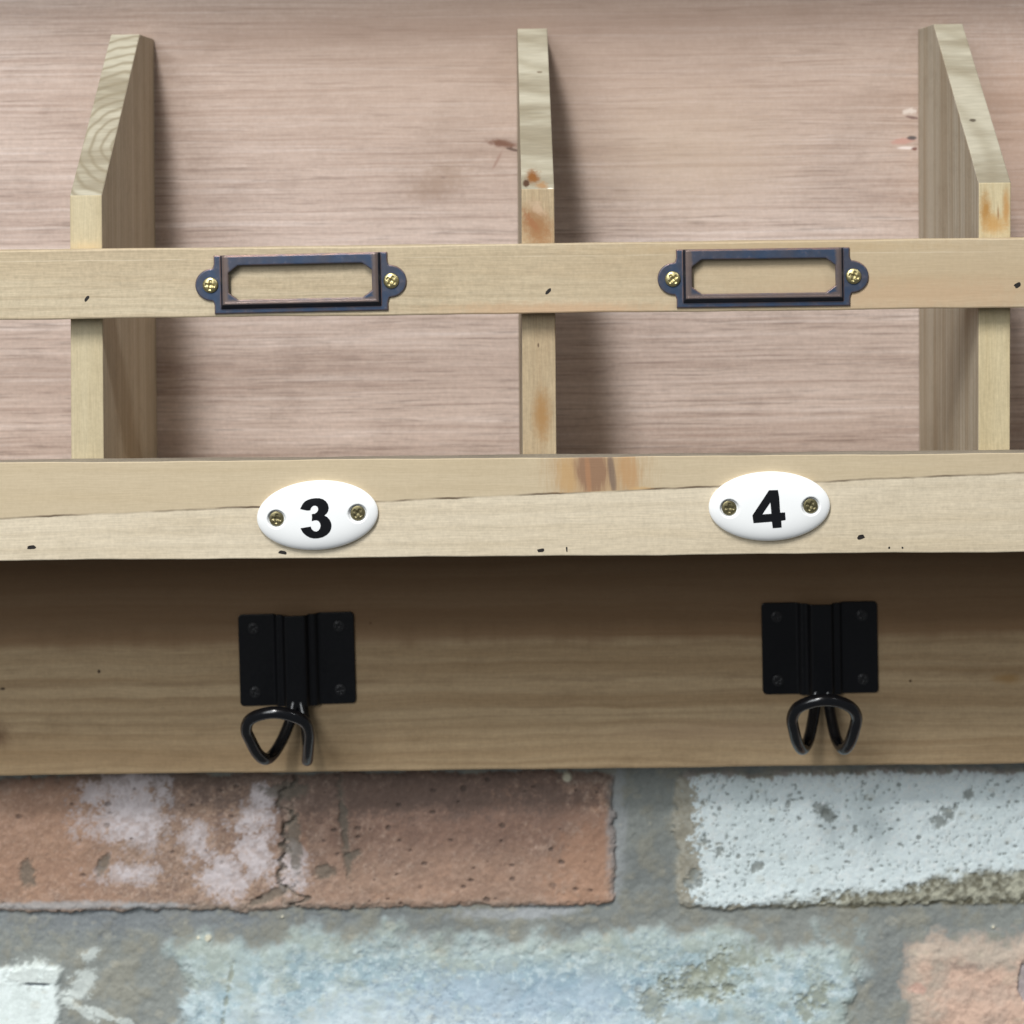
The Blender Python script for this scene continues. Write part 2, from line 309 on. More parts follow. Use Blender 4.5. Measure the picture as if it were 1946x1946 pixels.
# ------------------------------------------------------------------ rack
rack = bpy.data.objects.new('wall_rack', None); link(rack)
rack['label'] = 'pale wooden pigeonhole wall rack with numbered plates and black coat hooks, mounted on old brickwork'
rack['category'] = 'wall rack'
XL, XR = -0.36, 0.36
def row(u0, v0, u1, v1, depth):
    a, b = U(u0, v0, depth), U(u1, v1, depth); m = (b.z-a.z)/(b.x-a.x)
    return lambda x: a.z+m*(x-a.x)
zr_t = row(0, 476, 1946, 452, DR); zr_b = row(0, 608, 1946, 585, DR)
zl_t = row(0, 879, 1946, 860, DL); zl_b = row(0, 1066, 1946, 1049, DL)
zb_b = row(0, 1475, 1946, 1452, DH)
zs_t = row(0, 995, 1946, 978, 0.0); zs_b = row(0, 1064, 1946, 1047, 0.0)
zp_t = row(0, -290, 1946, -310, DB)
def board(name, zt, zb, y0, y1, mat, bev=0.0006, wob=0.00012):
    """long board with slightly uneven sawn edges"""
    rg = random.Random(name); n_ = 90; ph = [rg.uniform(0, 6.3) for _ in range(12)]
    def w_(x, k): return wob*(math.sin(x*41+ph[k])+0.7*math.sin(x*97+ph[k+1])+0.5*math.sin(x*233+ph[k+2]))
    V, F = [], []
    for i in range(n_+1):
        x = XL+(XR-XL)*i/n_
        V += [(x, y0, zt(x)+w_(x, 0)), (x, y1, zt(x)+w_(x, 3)), (x, y1, zb(x)+w_(x, 6)), (x, y0, zb(x)+w_(x, 9))]
    for i in range(n_):
        for k in range(4): F.append((4*i+k, 4*i+(k+1) % 4, 4*i+4+(k+1) % 4, 4*i+4+k))
    F += [(0, 1, 2, 3), (4*n_+3, 4*n_+2, 4*n_+1, 4*n_)]
    return bevel(mesh_obj(name, V, F, mat, rack), bev)
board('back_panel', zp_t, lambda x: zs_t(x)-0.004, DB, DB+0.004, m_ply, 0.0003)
board('front_rail', zr_t, zr_b, DR, -0.0002, m_rail, 0.0007)
lip = board('front_lip', zl_t, zl_b, DL, -0.0002, [m_lip, m_liptop], 0.0005)
for p in lip.data.polygons:
    if p.normal.z > 0.9: p.material_index = 1
board('shelf', zs_t, zs_b, 0.0, DB-0.0003, m_shelf, 0.0006, 0.00004)
board('hook_board', lambda x: zs_b(x)-0.0006, zb_b, DH, DB-0.0003, m_board, 0.0012)

slab('shade_ledge', [(XL, zp_t(XL)+0.012), (XR, zp_t(XR)+0.012), (XR, zp_t(XR)+0.0004), (XL, zp_t(XL)+0.0004)], DB-0.080, DB+0.004, m_shelf, rack)  # unseen ledge, added to shade the top of the back panel
def divider(uLt, uRt, uLb, uRb, v_sl, v_top, d_sl, twist, mats, vb=860):
    """front corners measured where the slope starts and just above the lip; depth d_sl at the slope's upper end"""
    a, b, c, d = U(uLt, v_sl), U(uRt, v_sl), U(uLb, vb), U(uRb, vb)
    zb = zs_t((c.x+d.x)/2)+0.0002
    kL = (c.x-a.x)/(c.z-a.z); kR = (d.x-b.x)/(d.z-b.z)
    xL = lambda z: a.x+kL*(z-a.z)
    xR = lambda z: b.x+kR*(z-b.z)
    zt = U((uLt+uRt)/2, v_top, d_sl).z; zs = (a.z+b.z)/2
    prof = [(0.0, zb), (0.0, zs), (d_sl, zt), (DB-0.0003, zt), (DB-0.0003, zb)]
    verts = [(xL(min(z, zs))+twist*y, y, z) for y, z in prof]+[(xR(min(z, zs))+twist*y, y, z) for y, z in prof]
    faces = [(0, 1, 2, 3, 4), (9, 8, 7, 6, 5), (0, 5, 6, 1), (1, 6, 7, 2), (2, 7, 8, 3), (3, 8, 9, 4), (4, 9, 5, 0)]
    o = mesh_obj('divider', verts, faces, mats, rack, mi=[0, 0, 1, 2, 0, 0, 0])
    return bevel(o, 0.0005)
divider(132.5, 193.5, 135, 197.4, 371, 66, 0.078, 0.0, [m_side[0], m_edge[0], m_slope[0]])
divider(990.5, 1053.5, 993, 1057.8, 359, 54, 0.078, -0.012, [m_side[1], m_edge[1], m_slope[1]])
divider(1859.8, 1921.5, 1859, 1919.6, 347, 44.5, 0.078, 0.0, [m_side[2], m_edge[2], m_slope[2]])

# ------------------------------------------------------------------ staples shot into rail and lip
rnd = random.Random(4)
for (u, v, su, sv, rt, dp) in [(165, 567, 7, 3.0, 50, DR), (1042, 553, 7, 3.2, 45, DR), (1934, 542, 7, 4.2, 30, DR),
                               (60, 1040, 8.5, 3.2, 5, DL), (537, 1050, 8, 3.6, -12, DL), (1028, 1046, 7, 3.4, 10, DL),
                               (1077, 1044, 1.5, 5, 0, DL), (1636, 1020, 7, 4.2, 15, DL), (1690, 1041, 2, 2, 0, DL), (1715, 1041, 2, 2, 0, DL)]:
    p = U(u, v, dp); k = (DIST+dp)/FPX; vs_ = []
    pts = []
    for i in range(10):
        a = 2*math.pi*i/10; r = 1+rnd.uniform(-0.2, 0.2)
        x = math.copysign(abs(math.cos(a))**0.7, math.cos(a))*su*k*r; z = math.copysign(abs(math.sin(a))**0.7, math.sin(a))*sv*k*r
        ca, sa = math.cos(R(rt)), math.sin(R(rt)); pts.append((x*ca-z*sa, x*sa+z*ca))
    vv = [(x, -0.00006, z) for x, z in pts]+[(x, 0.002, z) for x, z in pts]
    ff = [tuple(range(10)), tuple(range(19, 9, -1))]+[(i, (i+1) % 10, 10+(i+1) % 10, 10+i) for i in range(10)]
    o = mesh_obj('staple', vv, ff, m_staple, rack); o.location = p

# ------------------------------------------------------------------ fittings: meshes in a local frame (x right, z up, -y out), metres from mm
mm = 0.001
def poly_solid(loops, h0, h1):
    """prism of a polygon with holes between heights h0 and h1 (out of the surface)"""
    tri = geometry.tessellate_polygon([[Vector((x, z, 0)) for x, z in L] for L in loops])
    flat = [p for L in loops for p in L]; n = len(flat)
    v = [(x*mm, -h1*mm, z*mm) for x, z in flat]+[(x*mm, -h0*mm, z*mm) for x, z in flat]
    f = [tuple(t) for t in tri]+[tuple(k+n for k in reversed(t)) for t in tri]
    o = 0
    for L in loops:
        m = len(L)
        for i in range(m): f.append((o+i, o+(i+1) % m, n+o+(i+1) % m, n+o+i))
        o += m
    return v, f
def join(parts):
    V, F = [], []
    for v, f in parts:
        o = len(V); V += v; F += [tuple(k+o for k in t) for t in f]
    return V, F
def screw_mesh(name, r, dome, mat, rec=0.55, rim=0.0, parent=None, under=1.0):
    nr, ns = 16, 72; V = [(0, 0, 0)]; F = []
    def h(x, z):
        q = math.hypot(x, z)/r
        y = dome*math.sqrt(max(0, 1-0.92*q*q))
        a = 0.17*r; L = 0.62*r
        def bar(p, q_): return max(0, min(1, (a-abs(p))/(0.09*r)+0.5))*max(0, min(1, (L-abs(q_))/(0.12*r)+0.5))
        c = max(bar(x, z), bar(z, x)); ce = max(0, 1-math.hypot(x, z)/(0.33*r))
        if rim and 0.74 < q < 0.86: y -= rim
        return y-rec*max(c*0.75, 0)-rec*0.5*ce
    V[0] = (0, -h(0, 0)*mm, 0)
    for i in range(1, nr+1):
        for j in range(ns):
            a = 2*math.pi*j/ns; q = r*i/nr; x, z = q*math.cos(a), q*math.sin(a)
            V.append((x*mm, -h(x, z)*mm, z*mm))
    for j in range(ns):
        V.append((r*math.cos(2*math.pi*j/ns)*mm, under*mm, r*math.sin(2*math.pi*j/ns)*mm))
    for j in range(ns): F.append((0, 1+j, 1+(j+1) % ns))
    for i in range(nr):
        for j in range(ns):
            a = 1+i*ns+j; b = 1+i*ns+(j+1) % ns; F.append((a, a+ns, b+ns, b))
    o = mesh_obj(name, V, F, mat, parent, smooth=True)
    return o
def place(o, u, v, depth, deg, out=0.0):
    p = U(u, v, depth); o.location = (p.x, p.y-out*mm, p.z); o.rotation_euler = (0, -(R(deg)-ROLL), 0)   # deg: tilt seen in the picture
    return o
def child_copy(src, parent, loc, rot=0.0):
    c = src.copy(); scene.collection.objects.link(c); c.parent = parent; c.location = loc; c.rotation_euler = (0, R(rot), 0)
    return c
def reparent(o, parent, loc, rot=0.0):
    o.parent = parent; o.location = loc; o.rotation_euler = (0, R(rot), 0); return o

# label holders
def holder_mesh():
    out = []
    W, H = 35.4, 11.9
    out += [(-W, H), (-33.6, H), (-33.4, H-0.0), (33.6, H), (W, H)]
    def ear(sg):
        pts = []
        for i in range(21):
            a = R(90-180*i/20) if sg > 0 else R(270-180*i/20)
            pts.append((sg*(W-0.2)+7.0*math.cos(a)*1.0, 6.6*math.sin(a)))
        return pts
    out += [(W+0.0, 8.4), (W+0.35, 7.3)]+[(x+0.9, z) for x, z in ear(1)]+[(W+0.35, -7.3), (W, -8.4), (W, -H)]
    out += [(-W, -H), (-W, -8.4), (-W-0.35, -7.3)]+[(x-0.9, z) for x, z in ear(-1)]+[(-W-0.35, 7.3), (-W, 8.4)]
    def octo(w, zt, zb, cx, cz): return [(-w+cx, zt), (-w, zt-cz), (-w, zb+cz), (-w+cx, zb), (w-cx, zb), (w, zb+cz), (w, zt-cz), (w-cx, zt)]
    base = poly_solid([out, octo(30.3, 8.7, -6.7, 2.5, 2)], 0.02, 0.75)
    face = poly_solid([[(-31.0, 11.7), (-31.0, -7.4), (31.0, -7.4), (31.0, 11.7)], octo(29.2, 7.8, -6.2, 3.9, 2.9)], 2.3, 2.9)
    cs = [(31.0, -7.4, 0.75), (31.0, -7.4, 2.9), (31.7, -8.2, 2.7), (32.3, -9.0, 1.9), (32.7, -10.1, 0.76)]
    V = []; F = []; m = len(cs)
    for (sx, bottom) in ((-1, 0), (-1, 1), (1, 1), (1, 0)):
        for (x, z, h) in cs: V.append((sx*x*mm, -h*mm, (z if bottom else 11.7)*mm))
    for k in range(3):
        for i in range(m): F.append((k*m+i, k*m+(i+1) % m, (k+1)*m+(i+1) % m, (k+1)*m+i))
    F.append(tuple(range(m))); F.append(tuple(3*m+i for i in range(m)))
    return join([base, face, (V, F)])
hv, hf = holder_mesh()
holder = mesh_obj('label_holder', hv, hf, m_bronze, rack)
hs = screw_mesh('screw', 3.15, 1.3, m_brass, rec=0.75)
reparent(hs, holder, (-36.9*mm, -0.8*mm, -0.1*mm), 8)
child_copy(hs, holder, (36.9*mm, -0.8*mm, 0.1*mm), 33)
place(holder, 340+897/3.864, 430+415/3.864, DR, 1.25)
holder['label'] = 'blue-black metal label frame on the rail above number 3'
h2 = holder.copy(); scene.collection.objects.link(h2)
for c, rr in zip(list(holder.children), (52, 20)): child_copy(c, h2, c.location, rr)
place(h2, 1200+965/3.864, 430+376/3.864, DR, 0.75)
h2['label'] = 'blue-black metal label frame on the rail above number 4'

# enamel number plates
SX = 16.55
def plate_h(x, z, a=24.8, b=14.2):
    q = math.hypot(x/a, z/b)
    y = 3.3*max(0.0, 1-q**3.2)**0.55 if q < 1 else 0.0
    y = 1.0+y
    return y
def enamel_mesh():
    a, b = 24.8, 14.2; nr, ns = 70, 260; V = [(0, -plate_h(0, 0)*mm, 0)]; F = []
    def h(x, z):
        y = plate_h(x, z)
        for s in (-1, 1):
            d = math.hypot(x-s*SX, z)
            if d < 4.2: 
                t = max(0, min(1, (3.95-d)/0.75)); t = t*t*(3-2*t); y -= t*1.5
        return y
    for i in range(1, nr+1):
        q = 1-(1-i/nr)**1.25 if i < nr else 1.0
        for j in range(ns):
            t = 2*math.pi*j/ns; x, z = a*q*math.cos(t), b*q*math.sin(t); V.append((x*mm, -h(x, z)*mm, z*mm))
    for j in range(ns):
        t = 2*math.pi*j/ns; V.append((0.985*a*math.cos(t)*mm, 0.0*mm, 0.985*b*math.sin(t)*mm))
    for j in range(ns): F.append((0, 1+j, 1+(j+1) % ns))
    for i in range(nr):
        for j in range(ns):
            p = 1+i*ns+j; q = 1+i*ns+(j+1) % ns; F.append((p, p+ns, q+ns, q))
    return V, F
ev, ef = enamel_mesh()
three = [(240,645),(285,560),(335,460),(415,370),(520,310),(650,268),(800,248),(950,250),(1080,285),(1190,362),(1265,470),(1293,600),(1275,710),(1225,800),(1135,878),(1240,940),(1330,1040),(1380,1150),(1396,1260),(1376,1380),(1318,1500),(1220,1598),(1080,1678),(920,1722),(750,1730),(600,1702),(460,1622),(350,1520),(290,1420),(252,1352),(430,1320),(630,1288),(670,1380),(740,1450),(830,1475),(910,1440),(970,1360),(995,1260),(975,1160),(920,1085),(850,1055),(760,1060),(672,1090),(680,950),(672,830),(780,815),(850,770),(900,700),(905,620),(870,550),(800,518),(720,528),(650,590),(615,690),(500,700),(400,680)]
four = [(935,250),(1265,240),(1310,500),(1350,1065),(1528,1055),(1555,1335),(1392,1365),(1412,1615),(1085,1643),(1048,1402),(375,1460),(330,1175)]
fourh = [(985,695),(1028,1108),(695,1135)]
def numeral(loops, ox, oz, deg, parent):
    ca, sa = math.cos(R(deg)), math.sin(R(deg)); LL = []
    for L in loops:
        o = []
        for (x, y) in L:
            px = (x-ox)/19.32/4.672; pz = -(y-oz)/19.32/4.672
            o.append((px*ca+pz*sa, -px*sa+pz*ca))
        LL.append(o)
    tri = geometry.tessellate_polygon([[Vector((x, z, 0)) for x, z in L] for L in LL])
    flat = [p for L in LL for p in L]
    bm = bmesh.new(); vs_ = [bm.verts.new((x*mm, 0, z*mm)) for x, z in flat]
    for t in tri:
        try: bm.faces.new([vs_[k] for k in t])
        except ValueError: pass
    for _ in range(4):
        e = [k for k in bm.edges if k.calc_length() > 0.9*mm]
        if not e: break
        bmesh.ops.subdivide_edges(bm, edges=e, cuts=1, use_grid_fill=False)
        bmesh.ops.triangulate(bm, faces=[f for f in bm.faces if len(f.verts) > 3])
    for v in bm.verts: v.co.y = -(plate_h(v.co.x/mm, v.co.z/mm)+0.07)*mm
    bmesh.ops.recalc_face_normals(bm, faces=bm.faces)
    if sum(f.normal.y for f in bm.faces) > 0: bmesh.ops.reverse_faces(bm, faces=bm.faces)
    g = bmesh.ops.extrude_face_region(bm, geom=list(bm.faces))
    for v in [k for k in g['geom'] if isinstance(k, bmesh.types.BMVert)]: v.co.y -= 0.03*mm
    me = bpy.data.meshes.new('numeral'); bm.to_mesh(me); bm.free(); me.materials.append(m_ink)
    return link(bpy.data.objects.new('numeral', me), parent)
plate3 = mesh_obj('number_plate', ev, ef, m_enamel, rack, smooth=True)
plate4 = plate3.copy(); scene.collection.objects.link(plate4)
numeral([three], 850, 927, 4.0, plate3); numeral([four, fourh], 993, 889, 1.9, plate4)
place(plate3, 604, 978, DL, 4.0); place(plate4, 1461.4, 961, DL, 1.5)
ps = screw_mesh('screw', 3.0, 0.5, m_brass_dull, rec=0.55)
reparent(ps, plate3, (-SX*mm, -2.55*mm, 0), 12); child_copy(ps, plate3, (SX*mm, -2.55*mm, 0), 40)
child_copy(ps, plate4, (-SX*mm, -2.55*mm, 0), 5); child_copy(ps, plate4, (SX*mm, -2.55*mm, 0), 28)
plate3['label'] = 'white enamel oval with black numeral 3'
plate4['label'] = 'white enamel oval with black numeral 4'

# coat hooks
def hook_plate_mesh():
    W, H, T = 27.0, 21.35, 1.4
    xs = [-27, -26.6, -26, -25.2, -11.2, -10.4, -9.6, -8.9, -8.2, -6.9, -6.1, -5.3, -4.6, -3.8]
    xs = xs+[0]+[-x for x in reversed(xs)]
    def h(x):
        x = abs(x)
        def ss(a, b, t): t = max(0, min(1, (t-a)/(b-a))); return t*t*(3-2*t)
        return 1.4+2.2*(1-ss(8.6, 10.8, x))+3.0*(1-ss(4.4, 6.6, x))
    V, F = [], []
    zs = [-1, 1]
    for x in xs:
        c = max(0, abs(x)-25.2); zz = H-(1.8-math.sqrt(max(0, 1.8**2-c*c)))
        for s in (1, -1): V.append((x*mm, -h(x)*mm, s*zz*mm))
        for s in (1, -1): V.append((x*mm, -(h(x)-T)*mm, s*zz*mm))
    for i in range(len(xs)-1):
        a = 4*i; b = a+4
        F += [(a, b, b+1, a+1), (a+2, a+3, b+3, b+2), (a, a+2, b+2, b), (a+1, b+1, b+3, a+3)]
    F += [(0, 1, 3, 2)]; a = 4*(len(xs)-1); F += [(a, a+2, a+3, a+1)]
    return V, F
pv, pf = hook_plate_mesh()
def tube(name, pts, r, mat, parent, seg=18, sub=10):
    P = [Vector(p) for p in pts]; Q = []
    ext = [P[0]*2-P[1]]+P+[P[-1]*2-P[-2]]
    for i in range(1, len(ext)-2):
        p0, p1, p2, p3 = ext[i-1:i+3]
        for k in range(sub):
            t = k/sub
            Q.append(0.5*((2*p1)+(p2-p0)*t+(2*p0-5*p1+4*p2-p3)*t*t+(3*p1-p0-3*p2+p3)*t**3))
    Q.append(P[-1])
    V, F = [], []; nrm = None
    for i, q in enumerate(Q):
        t = (Q[min(i+1, len(Q)-1)]-Q[max(i-1, 0)]).normalized()
        if nrm is None: nrm = t.orthogonal().normalized()
        nrm = (nrm-t*nrm.dot(t)).normalized(); bn = t.cross(nrm)
        for j in range(seg):
            a = 2*math.pi*j/seg; V.append(q+nrm*(math.cos(a)*r)+bn*(math.sin(a)*r))
    for i in range(len(Q)-1):
        for j in range(seg): F.append((i*seg+j, i*seg+(j+1) % seg, (i+1)*seg+(j+1) % seg, (i+1)*seg+j))
    F.append(tuple(range(seg))); F.append(tuple((len(Q)-1)*seg+j for j in range(seg)))
    return mesh_obj(name, V, F, mat, parent, smooth=True)
def make_hook(u, v, deg, zoom_o, path, label, src=None):
    if src is None:
        o = mesh_obj('coat_hook', pv, pf, m_black, rack); bevel(o, 0.0004, 2)
    else:
        o = src.copy(); scene.collection.objects.link(o)
    place(o, u, v, DH, deg); o['label'] = label
    inv = (Matrix.Translation(o.location) @ o.rotation_euler.to_matrix().to_4x4()).inverted()
    pts = [inv @ U(zoom_o[0]+x/4.83, zoom_o[1]+y/4.83, DH-wd*mm) for x, y, wd in path]
    tube('wire', pts, 0.00265, m_wire, o)
    return o
hk1 = make_hook(380+893/4.83, 1120+633/4.83, 1.55, (380, 1120),
    [(872,960,3.6),(862,1060,4.5),(822,1220,8),(745,1400,14),(665,1520,20),(595,1556,25.5),(525,1500,30),(465,1390,35),(425,1290,39),(455,1200,42),(560,1148,44.5),(700,1130,45.5),(850,1160,44.5),(960,1215,42),(1000,1310,38),(996,1430,33),(988,1530,28),(985,1566,24),(988,1500,19),(985,1380,14),(968,1220,8),(938,1060,4.5),(925,960,3.6)],
    'black steel coat hook below number 3 with its loop twisted to the left')
hk2 = make_hook(1400+760/4.83, 1100+627/4.83, 0.95, (1400, 1100),
    [(735,960,3.6),(728,1060,4.5),(715,1200,8),(680,1400,15),(645,1510,20),(600,1562,26),(555,1500,31),(525,1390,35.5),(510,1280,39),(560,1185,42.5),(680,1130,45),(810,1112,46),(940,1128,45),(1055,1185,42.5),(1100,1270,39),(1078,1390,35.5),(1040,1500,31),(985,1560,26),(935,1510,20),(895,1400,15),(855,1200,8),(842,1060,4.5),(835,960,3.6)],
    'black steel coat hook below number 4 with its loop hanging straight', src=hk1)
bs = screw_mesh('screw', 2.7, 0.55, m_blackscrew, rec=0.4, rim=0.12)
k = 0
for o in (hk1, hk2):
    for sx in (-1, 1):
        for sz in (-1, 1):
            loc = (sx*19.9*mm, -1.35*mm, sz*14.9*mm)
            if k == 0: reparent(bs, o, loc, 20)
            else: child_copy(bs, o, loc, 20+k*31)
            k += 1

# ------------------------------------------------------------------ brick wall: one relief mesh, colours from numpy noise
def hsh(ix, iy, s):
    n = (ix.astype(np.int64)*374761393+iy.astype(np.int64)*668265263+s*974634777) & 0x7fffffff
    n = ((n ^ (n >> 13))*1274126177) & 0x7fffffff
    return ((n ^ (n >> 16)) & 0xffff)/65535.0
def vn(x, y, s):
    ix, iy = np.floor(x), np.floor(y); fx, fy = x-ix, y-iy
    fx = fx*fx*(3-2*fx); fy = fy*fy*(3-2*fy)
    a, b, c, d = hsh(ix, iy, s), hsh(ix+1, iy, s), hsh(ix, iy+1, s), hsh(ix+1, iy+1, s)
    return (a*(1-fx)+b*fx)*(1-fy)+(c*(1-fx)+d*fx)*fy
def fbm(x, y, s, o=4, g=0.55):
    t = 0; a = 1; n = 0
    for k in range(o): t = t+a*vn(x*2**k+k*17.3, y*2**k-k*9.1, s+k); n += a; a *= g
    return t/n
def sst(a, b, t): t = np.clip((t-a)/(b-a), 0, 1); return t*t*(3-2*t)
def spots(x, y, cell, s, dens):
    gx, gy = x/cell, y/cell; ix, iy = np.floor(gx), np.floor(gy); best = np.full(x.shape, -9.0)
    for dx in (-1, 0, 1):
        for dy in (-1, 0, 1):
            cx, cy = ix+dx, iy+dy
            px = cx+0.2+0.6*hsh(cx, cy, s); py = cy+0.2+0.6*hsh(cx, cy, s+1)
            rr = hsh(cx, cy, s+2); r = np.where(rr < dens, 0.1+0.35*hsh(cx, cy, s+3)**2, -5)
            best = np.maximum(best, r-np.hypot((gx-px), (gy-py)*(1+hsh(cx, cy, s+4))))
    return best*cell
def axis_pts(lo, hi, a, b, fine, coarse):
    return np.concatenate([np.linspace(lo, a, max(2, int((a-lo)/coarse)))[:-1], np.arange(a, b, fine), np.linspace(b, hi, max(2, int((hi-b)/coarse)))])
xs = axis_pts(-0.75, 0.75, -0.29, 0.29, 0.00052, 0.006)
zs = axis_pts(-0.62, 0.25, -0.47, -0.275, 0.00052, 0.006)
Xg, Zg = np.meshgrid(xs, zs)
dpx = FPX/(DIST+DW)
uu = VPU+(Xg*c_-Zg*s_)*dpx; vv_ = VPV-(Xg*s_+Zg*c_)*dpx
vv2 = vv_+0.0105*uu
wu = uu+(fbm(uu/60, vv_/60, 1)-0.5)*26+(fbm(uu/14, vv_/14, 2)-0.5)*9+(fbm(uu/5, vv_/5, 3)-0.5)*6
wv = vv2+(fbm(uu/60, vv_/60, 5)-0.5)*20+(fbm(uu/14, vv_/14, 6)-0.5)*8+(fbm(uu/5, vv_/5, 7)-0.5)*6
def rect(u0, u1, v0, v1, r=18):
    dx = np.abs(wu-(u0+u1)/2)-(u1-u0)/2+r; dy = np.abs(wv-(v0+v1)/2)-(v1-v0)/2+r
    return np.hypot(np.maximum(dx, 0), np.maximum(dy, 0))+np.minimum(np.maximum(dx, dy), 0)-r
bricks = []   # (signed distance, kind)
bA1 = rect(-330, 552, 1478, 1737, 12); bA2 = rect(540, 1168, 1480, 1733, 10); bW = rect(1284, 2180, 1484, 1742, 26)
bP = rect(345, 1652, 1795, 2085, 40); bL = rect(-420, 150, 1838, 2090, 10); bO = rect(1738, 2600, 1812, 2090, 26)
# the rest of the bond, behind the rack and below the picture
def others():
    out = []
    for r_ in range(-6, 6):
        if r_ in (0, 1): continue
        v0 = 1440+r_*357
        off = -900 if r_ % 2 else -330
        for k_ in range(-3, 5):
            u0 = off+k_*930
            out.append((rect(u0, u0+850, v0, v0+292, 16), (k_*7+r_*3) % 3))
    for u0 in (-1270, 2260): out.append((rect(u0, u0+860, 1440, 1735), 0))
    for u0 in (-1390,): out.append((rect(u0, u0+880, 1800, 2088), 1))
    return out
oth = others()
def inside(d, soft=3.0): return sst(soft, -soft, d)
n1 = fbm(uu/110, vv_/110, 20, 5); n2 = fbm(uu/35, vv_/35, 30, 5, 0.6); n3 = fbm(uu/9, vv_/9, 40, 4, 0.6); n4 = fbm(uu/4, vv_/4, 50, 3, 0.7)
def col(c, g=1.0): return np.array(lin(c, g))
def blend(C, mk, c, g=1.0): return C*(1-mk[..., None])+col(c, g)*mk[..., None]
def blob(cu, cv, ru, rv, wob=0.5, soft=0.35, rot=0.0, nz=None, arr=None):
    ca, sa = math.cos(R(rot)), math.sin(R(rot)); du, dv = uu-cu, vv_-cv
    d = np.hypot((du*ca+dv*sa)/ru, (dv*ca-du*sa)/rv)+((n2 if nz is None else nz)-0.5)*wob*3+(n3-0.5)*wob*2.2+(n4-0.5)*wob*1.6
    return sst(1+soft, 1-soft, d)
# mortar
C = np.zeros(uu.shape+(3,))+col((134, 138, 134))
C = blend(C, sst(0.4, 0.65, n1)*0.7, (120, 125, 124)); C = blend(C, sst(0.45, 0.7, n2)*0.45, (146, 142, 126))
C = blend(C, blob(230, 1740, 330, 40, 0.5, 0.6)*0.5, (120, 126, 134))
Hh = -2.6+(n2-0.5)*1.6+(n3-0.5)*0.55+(n1-0.5)*1.2
# terracotta bricks
def terracotta(C, Hh, d, orange=0.5, sd=0):
    mk = inside(d, 2.5)
    B = np.zeros(uu.shape+(3,))+col((160, 130, 110))
    B = blend(B, sst(0.42, 0.66, fbm(uu/90, vv_/90, 60+sd))*0.7, (174, 134, 108) if orange > 0.4 else (168, 138, 116))
    B = blend(B, sst(0.5, 0.72, fbm(uu/28, vv_/28, 64+sd))*0.6, (134, 110, 96))
    B = blend(B, sst(0.56, 0.7, fbm(uu/12, vv_/12, 68+sd))*0.4, (196, 166, 148))
    B = blend(B, sst(0.58, 0.72, fbm(uu/7, vv_/7, 71+sd))*0.45, (120, 96, 84))
    B = blend(B, sst(0.56, 0.68, fbm(uu/4.5, vv_/4.5, 77+sd, 3, 0.7))*0.35, (104, 88, 80)); B = blend(B, sst(0.60, 0.70, fbm(uu/5, vv_/5, 83+sd, 3, 0.7))*0.3, (214, 190, 172))
    C = C*(1-mk[..., None])+B*mk[..., None]
    edge = sst(-26, 0, d+(n3-0.5)*18)
    C = blend(C, mk*edge*0.45, (150, 146, 136))
    hb = (fbm(uu/40, vv_/40, 75+sd)-0.5)*1.5+(n3-0.5)*0.6+(n4-0.5)*0.25-1.3*sst(-12, 2, d)
    return C, Hh*(1-mk)+hb*mk, mk
C, Hh, kA1 = terracotta(C, Hh, bA1, 0.3, 0)
C, Hh, kA2 = terracotta(C, Hh, bA2, 0.6, 100)
kA = np.maximum(kA1, kA2)
C = blend(C, kA*sst(1508, 1488, vv_+0.0105*uu+(n3-0.5)*34)*0.7, (112, 92, 80))  # dark brown film under the hook board, its shadow put into the colour
C = blend(C, kA*blob(70, 1600, 150, 150, 0.35, 0.5)*0.5, (184, 138, 108))
C = blend(C, kA*blob(900, 1540, 280, 80, 0.5, 0.5)*0.55, (126, 98, 84)); C = blend(C, kA*blob(860, 1560, 380, 140, 0.5, 0.6)*0.5, (138, 106, 90)); C = blend(C, kA*blob(760, 1510, 420, 40, 0.5, 0.5)*0.6, (108, 92, 84))
C = blend(C, kA*blob(900, 1680, 320, 60, 0.4, 0.5)*0.45, (180, 144, 120)); C = blend(C, kA*blob(1120, 1650, 60, 90, 0.5, 0.6)*0.5, (186, 138, 106))
for b_ in [(250, 1560, 75, 48, 0), (230, 1500, 60, 34, 0), (380, 1610, 55, 26, 55), (420, 1660, 40, 40, 0), (490, 1630, 26, 42, 0), (480, 1545, 26, 34, 40), (240, 1660, 60, 18, 0), (505, 1505, 26, 20, 0), (560, 1650, 26, 40, 0)]:
    C = blend(C, kA*blob(b_[0], b_[1], b_[2], b_[3], 0.75, 0.45, b_[4])*(0.6+0.4*sst(0.35,0.6,n3)), (204, 194, 196))
for b_ in [(50, 1665, 13, 26, 0), (196, 1645, 11, 22, 20), (560, 1600, 12, 70, -4), (655, 1580, 9, 95, -6), (672, 1625, 16, 10, 0), (545, 1500, 40, 18, 0), (615, 1660, 20, 14, 0), (510, 1705, 40, 9, -22)]:
    mb = kA*blob(*b_[:4], 0.4, 0.3, b_[4]); C = blend(C, mb*0.75, (112, 106, 94)); Hh = Hh-mb*0.8
jt = kA*sst(7, 2, np.abs(wu-546-(fbm(vv_/25, uu*0+3, 90)-0.5)*70-np.where(vv_ > 1680, (vv_-1680)*1.0, 0)))
C = blend(C, jt*0.7, (100, 96, 86)); Hh = Hh-jt*1.6
sp = spots(uu, vv_, 24, 7, 0.42); pit = kA*sst(0.6, 2.4, sp-2.2+(n4-0.5)*5)*sst(0.35,0.6,n2+0.1*sst(500,700,uu)); C = blend(C, pit*0.7, (84, 72, 66)); Hh = Hh-pit*0.8
